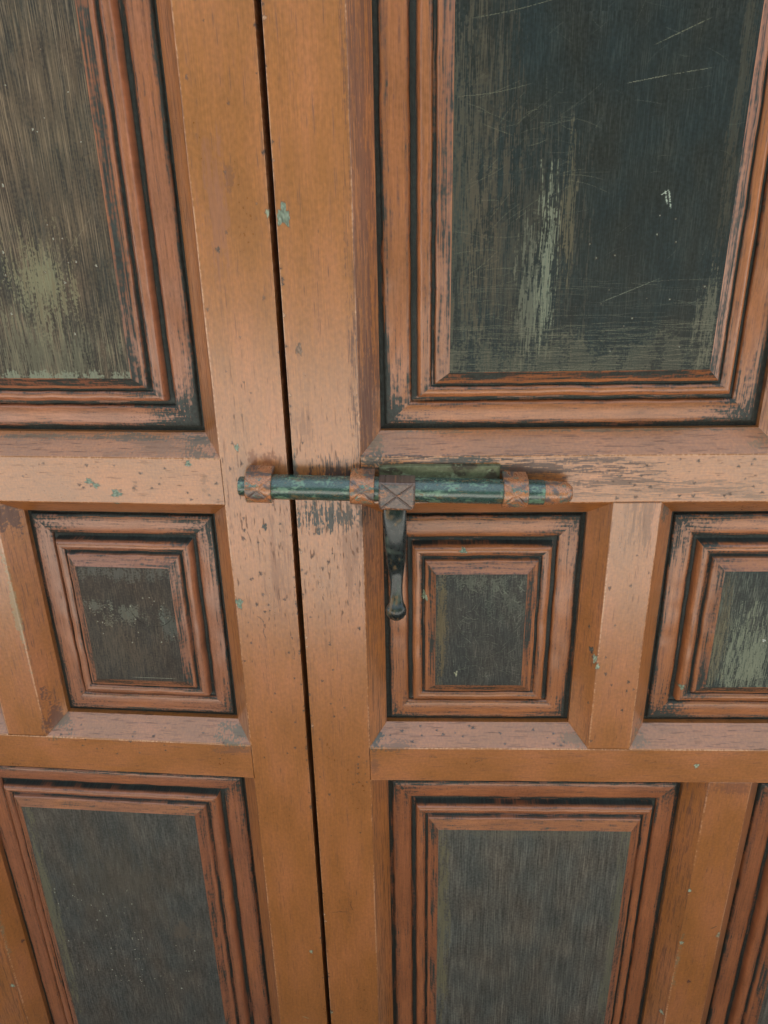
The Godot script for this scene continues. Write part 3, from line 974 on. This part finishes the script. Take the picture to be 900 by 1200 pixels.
	mt["plate"] = t.material(0.03, 0.0, 0.5, 0.1)

# ------------------------------------------------------------------ the two leaves
func mullion_bevels(y0: float, y1: float) -> Array:
	return [["L", y0, y1], ["R", y0, y1]]

func build_right() -> Node3D:
	var leaf := Node3D.new()
	leaf.name = "door_leaf"
	add_child(leaf)
	tag(leaf, "brown painted panelled door leaf that carries the bolt and its hanging handle", "door")
	var st: Tex = tx["stile_right"]
	member("stile", 0, 61, -1040, 930, st, mt["stile_right"], leaf, [["R", 45.5, 830.0], ["R", -280.0, 0.0], ["R", -950.0, -323.5]])
	member("stile", 835, 896, -1040, 930, st, mt["stile_right"], leaf, [["L", 45.5, 830.0], ["L", -280.0, 0.0], ["L", -950.0, -323.5]])
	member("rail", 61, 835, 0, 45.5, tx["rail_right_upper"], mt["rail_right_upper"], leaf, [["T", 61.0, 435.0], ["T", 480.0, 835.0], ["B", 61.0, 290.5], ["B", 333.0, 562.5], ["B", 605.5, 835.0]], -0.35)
	member("rail", 61, 835, -323.5, -280, tx["rail_right_lower"], mt["rail_right_lower"], leaf, [["T", 61.0, 290.5], ["T", 333.0, 562.5], ["T", 605.5, 835.0], ["B", 61.0, 422.0], ["B", 467.0, 835.0]], 0.3)
	member("rail", 61, 835, 830, 930, tx["rail_right_lower"], mt["rail_right_lower"], leaf, [["B", 61.0, 435.0], ["B", 480.0, 835.0]], -0.3)
	member("rail", 61, 835, -1040, -950, tx["rail_right_lower"], mt["rail_right_lower"], leaf, [["T", 61.0, 422.0], ["T", 467.0, 835.0]], -0.3)
	member("mullion", 290.5, 333, -280, 0, tx["mullion_small_right"], mt["mullion_small_right"], leaf, mullion_bevels(-280, 0), -0.2)
	member("mullion", 562.5, 605.5, -280, 0, tx["mullion_small_right"], mt["mullion_small_right"], leaf, mullion_bevels(-280, 0), -0.2)
	member("mullion", 422, 467, -950, -323.5, tx["mullion_low_right"], mt["mullion_low_right"], leaf, mullion_bevels(-950, -323.5), -0.2)
	member("mullion", 435, 480, 45.5, 830, tx["mullion_low_right"], mt["mullion_low_right"], leaf, mullion_bevels(45.5, 830), -0.2)
	panel(R_BIG, [1.1, 1.0, 1.0, 1.0], mt["f_r_big"], tx["p_r_big"], mt["p_r_big"], leaf)
	panel([480.0, 835.0, 45.5, 830.0], [1, 1, 1, 1], mt["f_r_big"], tx["p_r_big"], mt["p_r_big"], leaf)
	panel(R_SMALL, [0.9, 0.98, 1.05, 1.03], mt["f_r_small"], tx["p_r_small"], mt["p_r_small"], leaf)
	panel(R_SMALL2, [0.93, 1.0, 1.0, 1.0], mt["f_r_small2"], tx["p_r_small2"], mt["p_r_small2"], leaf)
	panel(R_SMALL3, [1, 1, 1, 1], mt["f_r_small2"], tx["p_r_small2"], mt["p_r_small2"], leaf)
	panel([61.0, 422.0, -950.0, -323.5], [1.0, 0.97, 1.05, 1.0], mt["f_r_low"], tx["p_r_low"], mt["p_r_low"], leaf)
	panel([467.0, 835.0, -950.0, -323.5], [1.0, 1.0, 1.0, 1.0], mt["f_r_low"], tx["p_r_low"], mt["p_r_low"], leaf)
	var s := Surf.new()
	s.box(P(0.4, -1040, -44), P(896, 930, -30.2), 2.0)  # unseen board added behind the joinery to block light
	commit([s], [mt["dark_wood"]], "added_backing_board", leaf)
	s = Surf.new()
	s.box(P(-23, -1040, -44), P(0.2, 930, -31), 2.0)  # unseen strip added behind the gap so no sky light leaks through
	commit([s], [mt["dark_wood"]], "added_rebate_strip", leaf)
	return leaf

func build_left() -> Node3D:
	var leaf := Node3D.new()
	leaf.name = "door_leaf_001"
	add_child(leaf)
	leaf.rotation.y = -0.0571
	tag(leaf, "brown panelled door leaf without a handle, whose keeper ring takes the bolt's end", "door")
	var st: Tex = tx["stile_left"]
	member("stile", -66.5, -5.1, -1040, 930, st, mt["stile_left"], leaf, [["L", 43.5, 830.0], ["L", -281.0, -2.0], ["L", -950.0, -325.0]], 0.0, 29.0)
	member("stile", -896, -835, -1040, 930, st, mt["stile_left"], leaf, [["R", 43.5, 830.0], ["R", -281.0, -2.0], ["R", -950.0, -325.0]])
	member("rail", -835, -66.5, -2, 43.5, tx["rail_left_upper"], mt["rail_left_upper"], leaf, [["T", -440.0, -66.5], ["T", -835.0, -485.0], ["B", -295.0, -66.5], ["B", -567.0, -338.5], ["B", -835.0, -610.5]], -0.1)
	member("rail", -835, -66.5, -325, -281, tx["rail_left_lower"], mt["rail_left_lower"], leaf, [["T", -295.0, -66.5], ["T", -567.0, -338.5], ["T", -835.0, -610.5], ["B", -422.0, -66.5], ["B", -835.0, -467.0]], 0.3)
	member("rail", -835, -66.5, 830, 930, tx["rail_left_lower"], mt["rail_left_lower"], leaf, [["B", -440.0, -66.5], ["B", -835.0, -485.0]], -0.3)
	member("rail", -835, -66.5, -1040, -950, tx["rail_left_lower"], mt["rail_left_lower"], leaf, [["T", -422.0, -66.5], ["T", -835.0, -467.0]], -0.3)
	member("mullion", -338.5, -295, -281, -2, tx["mullion_small_left"], mt["mullion_small_left"], leaf, mullion_bevels(-281, -2), -0.2)
	member("mullion", -610.5, -567, -281, -2, tx["mullion_small_left"], mt["mullion_small_left"], leaf, mullion_bevels(-281, -2), -0.2)
	member("mullion", -467, -422, -950, -325, tx["mullion_low_right"], mt["mullion_low_right"], leaf, mullion_bevels(-950, -325), -0.2)
	member("mullion", -485, -440, 43.5, 830, tx["mullion_low_right"], mt["mullion_low_right"], leaf, mullion_bevels(43.5, 830), -0.2)
	panel(L_BIG, [1.0, 1.02, 1.0, 0.96], mt["f_l_big"], tx["p_l_big"], mt["p_l_big"], leaf)
	panel([-835.0, -485.0, 43.5, 830.0], [1, 1, 1, 1], mt["f_l_big"], tx["p_l_big"], mt["p_l_big"], leaf)
	panel(L_SMALL, [0.88, 0.84, 0.95, 1.0], mt["f_l_small"], tx["p_l_small"], mt["p_l_small"], leaf)
	panel([-567.0, -338.5, -281.0, -2.0], [1, 1, 1, 1], mt["f_l_small"], tx["p_l_small"], mt["p_l_small"], leaf)
	panel([-835.0, -610.5, -281.0, -2.0], [1, 1, 1, 1], mt["f_l_small"], tx["p_l_small"], mt["p_l_small"], leaf)
	panel([-422.0, -66.5, -950.0, -325.0], [0.95, 1.05, 0.84, 1.0], mt["f_l_low"], tx["p_l_low"], mt["p_l_low"], leaf)
	panel([-835.0, -467.0, -950.0, -325.0], [1, 1, 1, 1], mt["f_l_low"], tx["p_l_low"], mt["p_l_low"], leaf)
	var s := Surf.new()
	s.box(P(-896, -1040, -44), P(-30, 930, -30.2), 2.0)  # added board behind this leaf, out of view, stopping light from the back
	commit([s], [mt["dark_wood"]], "added_backing_board", leaf)
	return leaf

# ------------------------------------------------------------------ the bolt
# local frame: x along the bar, y up, z out of the door, origin on the door face under the bar's axis at x = 0
const AXIS_Z := 13.0

func bar_rows(x0: float, x1: float, prof: Array, seed_off: float) -> Array:
	# prof: [x, radius] pairs; returns rows and uvs of a closed round bar with hammered unevenness
	var rows := []
	var uvs := []
	for pr in prof:
		var rw := []
		var ru := []
		for q in 29:
			var an := TAU * q / 28.0
			var rad: float = pr[1]
			rad += wob.get_noise_3d(pr[0] * 1.4 + seed_off, cos(an) * 22.0, sin(an) * 22.0) * 0.16 * (1.0 if rad > 3.0 else 0.0)
			rw.append(Vector3(pr[0], cos(an) * rad, AXIS_Z + sin(an) * rad) * MM)
			ru.append(Vector2((pr[0] - x0) / (x1 - x0), q / 28.0))
		rows.append(rw)
		uvs.append(ru)
	return [rows, uvs]

func outward(s: Surf, centre: Callable) -> void:
	# make normals and fronts point away from a centre line
	for q in s.n.size():
		if s.n[q].dot(s.p[q] - centre.call(s.p[q])) < 0.0: s.n[q] = -s.n[q]
	for q in range(0, s.ix.size(), 3):
		var a := s.ix[q]
		var b := s.ix[q + 1]
		var c := s.ix[q + 2]
		if (s.p[b] - s.p[a]).cross(s.p[c] - s.p[a]).dot(s.n[a] + s.n[b] + s.n[c]) > 0.0:
			s.ix[q + 1] = c
			s.ix[q + 2] = b

# a strap bent over the bar, both ends on the wood, with an X cut into its front
func strap(called: String, x0: float, x1: float, r: float, foot: float, mat: Material, parent: Node) -> MeshInstance3D:
	var s := Surf.new()
	var nx := 44
	# path of the section, from the upper foot over the front to the lower foot
	var path := []
	path.append(Vector2(r, foot))
	path.append(Vector2(r, (foot + AXIS_Z) * 0.5))
	for q in 41:
		var an := PI * q / 40.0
		path.append(Vector2(cos(an) * r, AXIS_Z + sin(an) * r))
	path.append(Vector2(-r, (foot + AXIS_Z) * 0.5))
	path.append(Vector2(-r, foot))
	var rows := []
	var uvs := []
	var cen := Vector2(0, AXIS_Z)
	for i in range(-1, nx + 2):
		var rw := []
		var ru := []
		var fx := clampf(float(i) / nx, 0.0, 1.0)
		for q in path.size():
			var v: Vector2 = path[q]
			var fy := float(q) / (path.size() - 1)
			var dirn := Vector2(signf(v.x), 0.0) if v.y < AXIS_Z else (v - cen).normalized()
			# two crossing cuts over the front of the strap
			var yy := (fy - 0.23) / 0.46
			var d := 9.0
			if yy > -0.03 and yy < 1.03:
				d = minf(absf(yy - fx), absf(1.0 - yy - fx)) * (x1 - x0) * 0.72
			var cut := 0.9 * clampf(1.0 - d / 0.9, 0.0, 1.0)
			var edge := 0.0
			if i < 0 or i > nx: edge = 3.2
			elif i == 0 or i == nx: edge = 0.35
			var dent := wob.get_noise_3d(x0 * 3.0 + fx * 22.0, v.x * 1.5, v.y * 1.5) * 0.2
			var pt := v - dirn * (cut + edge - dent)
			rw.append(Vector3(lerpf(x0, x1, fx), pt.x, pt.y) * MM)
			ru.append(Vector2((x0 * 0.02 + fx * 0.25), fy * 0.9))
		rows.append(rw)
		uvs.append(ru)
	s.grid(rows, uvs)
	outward(s, func(p: Vector3) -> Vector3: return Vector3((x0 + x1) * 0.5 * MM, 0, AXIS_Z * MM) if p.z > AXIS_Z * MM else Vector3((x0 + x1) * 0.5 * MM, 0, p.z))
	return commit([s], [mat], called, parent)

func build_bolt() -> Node3D:
	var b := Node3D.new()
	b.name = "sliding_bolt"
	add_child(b)
	tag(b, "dark green forged iron sliding bolt with worn copper straps and hanging handle", "bolt")
	b.position = P(0, 22.1, 0)
	b.rotation.z = -0.0287
	# the bar, its chamfered left end and the copper-coloured tail
	var prof := [[-47.5, 0.01], [-47.5, 7.6], [-46.6, 8.6], [-40.5, 9.0], [-39.5, 10.8]]
	var x := -36.0
	while x < 223.0:
		prof.append([x, 11.3])
		x += 7.0
	prof.append_array([[223.5, 11.3], [224.0, 10.6]])
	var s := Surf.new()
	var g := bar_rows(-48, 224, prof, 0.0)
	s.grid(g[0], g[1], true)
	outward(s, func(p: Vector3) -> Vector3: return Vector3(clampf(p.x, -0.04, 0.22), 0, AXIS_Z * MM))
	var bar := commit([s], [mt["iron"]], "bar", b)
	s = Surf.new()
	g = bar_rows(180, 249, [[223.6, 10.3], [224.4, 10.9], [230.0, 10.8], [238.0, 10.4], [243.0, 9.6], [246.5, 8.2], [248.6, 6.0], [249.4, 3.2], [249.6, 0.01]], 50.0)
	s.grid(g[0], g[1], true)
	outward(s, func(p: Vector3) -> Vector3: return Vector3(clampf(p.x, 0.2, 0.235), 0, AXIS_Z * MM))
	commit([s], [mt["copper"]], "bar_tip", bar)
	# keeper on the other leaf (its face lies a little further back there) and two guides
	strap("keeper_ring", -40.0, -17.0, 14.6, -2.2, mt["copper"], b)
	strap("guide_strap", 52.5, 74.0, 14.2, -0.4, mt["copper"], b)
	strap("guide_strap", 187.5, 209.0, 14.2, -0.4, mt["copper"], b)
	# thin plate on the wood behind the bar
	s = Surf.new()
	var rows := []
	var uvs := []
	var px := [77.0, 77.4, 79.0, 100.0, 120.0, 140.0, 160.0, 182.0, 185.0, 186.0]
	var py := [-14.0, -13.6, -12.4, 0.0, 14.0, 17.2, 18.2, 18.6]
	for i in px.size():
		var rw := []
		var ru := []
		for j in py.size():
			var lowx: bool = i == 0 or i == px.size() - 1
			var lowy: bool = j == 0 or j == py.size() - 1
			var z := -0.4 if (lowx or lowy) else (3.4 if (i == 1 or j == 1 or i == px.size() - 2 or j == py.size() - 2) else 4.2)
			var yy: float = py[j] + wob.get_noise_2d(px[i] * 2.0, 40.0) * (1.6 if j > 3 else 0.0)
			yy += px[i] * 0.0287 - 2.6
			rw.append(Vector3(px[i], yy, z) * MM)
			ru.append(Vector2(px[i] / 130.0, py[j] / 66.0))
		rows.append(rw)
		uvs.append(ru)
	s.grid(rows, uvs)
	outward(s, func(p: Vector3) -> Vector3: return Vector3(p.x, p.y, -0.05))
	commit([s], [mt["plate"]], "back_plate", b)
	# square boss on the bar with an X cut into it
	s = Surf.new()
	rows = []
	uvs = []
	var nx := 60
	var ny := 48
	for j in range(-2, ny + 3):
		var rw := []
		var ru := []
		for i in range(-2, nx + 3):
			var fx := clampf(float(i) / nx, 0.0, 1.0)
			var fy := clampf(float(j) / ny, 0.0, 1.0)
			var hw := 15.9
			var hh := 13.0
			var lx := (fx * 2.0 - 1.0) * hw
			var ly := (fy * 2.0 - 1.0) * hh
			# slightly rounded lower corners
			var cut := minf(absf(fx - fy), absf(1.0 - fx - fy)) * 24.0
			var z := 28.6 - 1.1 * clampf(1.0 - cut / 1.0, 0.0, 1.0) + wob.get_noise_2d(lx * 3.0, ly * 3.0) * 0.25
			var rim := minf(minf(fx, 1.0 - fx) * hw * 2.0, minf(fy, 1.0 - fy) * hh * 2.0)
			z -= 1.2 * clampf(1.0 - rim / 1.8, 0.0, 1.0)
			if fy < 0.3: lx *= 1.0 - 0.10 * pow((0.3 - fy) / 0.3, 2.0)
			if i == -1 or j == -1 or i == nx + 1 or j == ny + 1: z = 25.0
			if i == -2 or j == -2 or i == nx + 2 or j == ny + 2: z = 9.0
			rw.append(Vector3(94.0 + lx, -1.0 + ly, z) * MM)
			ru.append(Vector2(0.55 + fx * 0.3, fy * 0.4))
		rows.append(rw)
		uvs.append(ru)
	s.grid(rows, uvs)
	outward(s, func(_p: Vector3) -> Vector3: return Vector3(0.094, -0.001, 0.012))
	commit([s], [mt["boss"]], "boss", b)
	# the handle: a flat tongue that narrows, twists out and ends in a small ball
	# y, half width, half thickness, centre z, shift x
	var sec := [[2.0, 7.6, 3.0, 17.0, 0.0], [-10.0, 8.8, 4.6, 18.5, 0.0], [-18.0, 9.2, 5.4, 20.0, 0.0], [-30.0, 9.2, 6.0, 21.2, 0.0], [-45.0, 8.8, 6.0, 21.2, 0.1], [-58.0, 8.2, 5.4, 19.6, 0.2], [-68.0, 7.4, 4.6, 17.6, 0.3], [-76.0, 6.4, 3.1, 16.2, 0.4], [-82.0, 5.6, 3.1, 15.8, 0.4], [-90.0, 5.0, 3.2, 16.2, 0.3], [-100.0, 5.0, 3.4, 17.4, 0.2], [-107.0, 5.4, 3.8, 18.6, 0.1], [-110.5, 6.4, 5.2, 19.4, 0.1], [-113.0, 7.8, 6.6, 19.8, 0.0], [-116.5, 8.6, 7.4, 20.0, 0.0], [-120.5, 8.2, 7.0, 20.0, 0.0], [-124.0, 6.4, 5.6, 19.8, 0.0], [-126.5, 3.8, 3.4, 19.6, 0.0], [-127.4, 0.05, 0.05, 19.6, 0.0]]
	s = Surf.new()
	rows = []
	uvs = []
	for k in sec.size():
		var c: Array = sec[k]
		var rw := []
		var ru := []
		var rd := clampf((k - 10.0) / 4.0, 0.0, 1.0)
		for q in 25:
			var an := TAU * q / 24.0
			var ex := lerpf(0.75, 1.0, rd)
			var cx := signf(cos(an)) * pow(absf(cos(an)), ex)
			var cz := signf(sin(an)) * pow(absf(sin(an)), ex)
			var dn := wob.get_noise_3d(c[0] * 2.0, cx * 20.0, cz * 20.0) * 0.45
			rw.append(Vector3(92.0 + c[4] + cx * (c[1] * 1.15 + dn), c[0] * 1.025, c[3] + cz * (c[2] + dn)) * MM)
			ru.append(Vector2(0.1 + c[0] / 300.0, q / 24.0 * 0.4))
		rows.append(rw)
		uvs.append(ru)
	s.grid(rows, uvs, true)
	outward(s, func(p: Vector3) -> Vector3: return Vector3(0.092, minf(p.y, 0.0), 0.018) if p.y > -0.108 else Vector3(0.092, -0.1195, 0.0198))
	var hd := commit([s], [mt["handle"]], "handle", b)
	hd.rotation.z = 0.0287
	hd.position = Vector3(0.0946, 0, 0) - Vector3(0.0946, 0, 0).rotated(Vector3.BACK, 0.0287)
	return b

# ------------------------------------------------------------------ what the door stands in, and unseen things added for its reflections
func build_setting() -> void:
	var m := StandardMaterial3D.new()
	m.albedo_color = Color8(204, 201, 196)
	m.roughness = 0.9
	var s := Surf.new()
	s.flat(Vector3(-40, 0, -40), Vector3(40, 0, -40), Vector3(40, 0, 40), Vector3(-40, 0, 40), Vector3.UP)
	structure(commit([s], [m], "pavement", self))
	# unseen clay paving, added to darken and warm what the lower paint mirrors
	var am := StandardMaterial3D.new()
	am.albedo_color = Color8(112, 76, 56)
	am.roughness = 0.85
	s = Surf.new()
	s.box(Vector3(-3.0, 0.0, 0.04), Vector3(3.0, 0.006, 1.45))
	structure(commit([s], [am], "added_clay_paving", self))
	var wm := StandardMaterial3D.new()
	wm.albedo_color = Color8(206, 203, 198)
	wm.roughness = 0.9
	s = Surf.new()
	s.box(Vector3(-5.0, 0.0, -0.4), Vector3(-0.91, 3.4, 0.03))
	s.box(Vector3(0.91, 0.0, -0.4), Vector3(5.0, 3.4, 0.03))
	s.box(Vector3(-0.91, FLOOR + 0.94, -0.4), Vector3(0.91, 3.4, 0.03))
	structure(commit([s], [wm], "house_wall", self))
	# an added, unseen hedge across the yard, dark for the glossy paint to mirror
	var hm := StandardMaterial3D.new()
	hm.albedo_color = Color8(58, 70, 40)
	hm.roughness = 0.95
	s = Surf.new()
	var rows := []
	var uvs := []
	for i in 81:
		var rw := []
		var ru := []
		for j in 15:
			var x := -8.0 + i * 0.2
			var prof: Array = [[6.0, 0.0], [5.95, 0.35], [5.9, 0.7], [5.9, 1.05], [5.9, 1.4], [5.95, 1.75], [6.0, 2.6], [6.1, 3.1], [6.3, 3.4], [6.55, 3.4], [6.75, 3.1], [6.85, 2.3], [6.9, 1.3], [6.9, 0.6], [6.85, 0.0]][j]
			var n := wob.get_noise_3d(x * 90.0, prof[1] * 90.0, prof[0] * 90.0) * 0.16
			rw.append(Vector3(x, maxf(0.0, prof[1] + n), prof[0] + n))
			ru.append(Vector2(x, prof[1]))
		rows.append(rw)
		uvs.append(ru)
	s.grid(rows, uvs)
	outward(s, func(p: Vector3) -> Vector3: return Vector3(p.x, 1.1, 6.4))
	var added_hedge := commit([s], [hm], "added_hedge", self)
	tag(added_hedge, "unseen dark green planting added across the yard to darken paint reflections", "added_hedge")

func _ready() -> void:
	# camera
	var cam := Camera3D.new()
	cam.name = "camera"
	cam.fov = 2.0 * rad_to_deg(atan(600.0 / 914.3))
	cam.near = 0.02
	cam.far = 200.0
	cam.transform = Transform3D(Basis(Vector3(0.99934931, -0.01864929, -0.03087342), Vector3(0.00493079, 0.91855811, -0.39525521), Vector3(0.03573026, 0.39484579, 0.91805237)).orthonormalized(), Vector3(0.1071, FLOOR + 0.2755, 0.6594))
	add_child(cam)
	cam.current = true
	# sky, exposure
	var env := Environment.new()
	env.background_mode = Environment.BG_SKY
	var sm := ProceduralSkyMaterial.new()
	sm.sky_top_color = Color(0.69, 0.74, 0.78)
	sm.sky_horizon_color = Color(0.71, 0.73, 0.74)
	sm.sky_curve = 0.2
	sm.ground_bottom_color = Color(0.4, 0.38, 0.34)
	sm.ground_horizon_color = Color(0.6, 0.6, 0.58)
	sm.sun_angle_max = 1.0
	var sky := Sky.new()
	sky.sky_material = sm
	env.sky = sky
	env.tonemap_mode = Environment.TONE_MAPPER_LINEAR
	env.tonemap_exposure = 2.3
	env.sdfgi_enabled = true
	env.ssao_enabled = true
	env.ssil_enabled = true
	var we := WorldEnvironment.new()
	we.name = "world_environment"
	we.environment = env
	add_child(we)
	# the sun stands behind the house: the wall keeps the door in shade, the yard further out is lit
	var sun := DirectionalLight3D.new()
	sun.name = "sun"
	sun.light_energy = 1.6
	sun.light_color = Color(1.0, 0.97, 0.92)
	sun.light_angular_distance = 0.5
	sun.shadow_enabled = true
	add_child(sun)
	sun.look_at_from_position(Vector3(0.7, 5.0, -2.2), Vector3(0, 0, 0), Vector3.UP)

	wob.seed = 3
	wob.noise_type = FastNoiseLite.TYPE_SIMPLEX_SMOOTH
	wob.frequency = 0.03
	wob.fractal_octaves = 2
	build_setting()
	var t0 := Time.get_ticks_msec()
	make_textures()
	print("textures ", Time.get_ticks_msec() - t0, " ms")
	var dw := StandardMaterial3D.new()
	dw.albedo_color = Color8(64, 46, 36)
	dw.roughness = 0.8
	mt["dark_wood"] = dw
	build_right()
	build_left()
	build_bolt()
	print("built ", Time.get_ticks_msec() - t0, " ms")
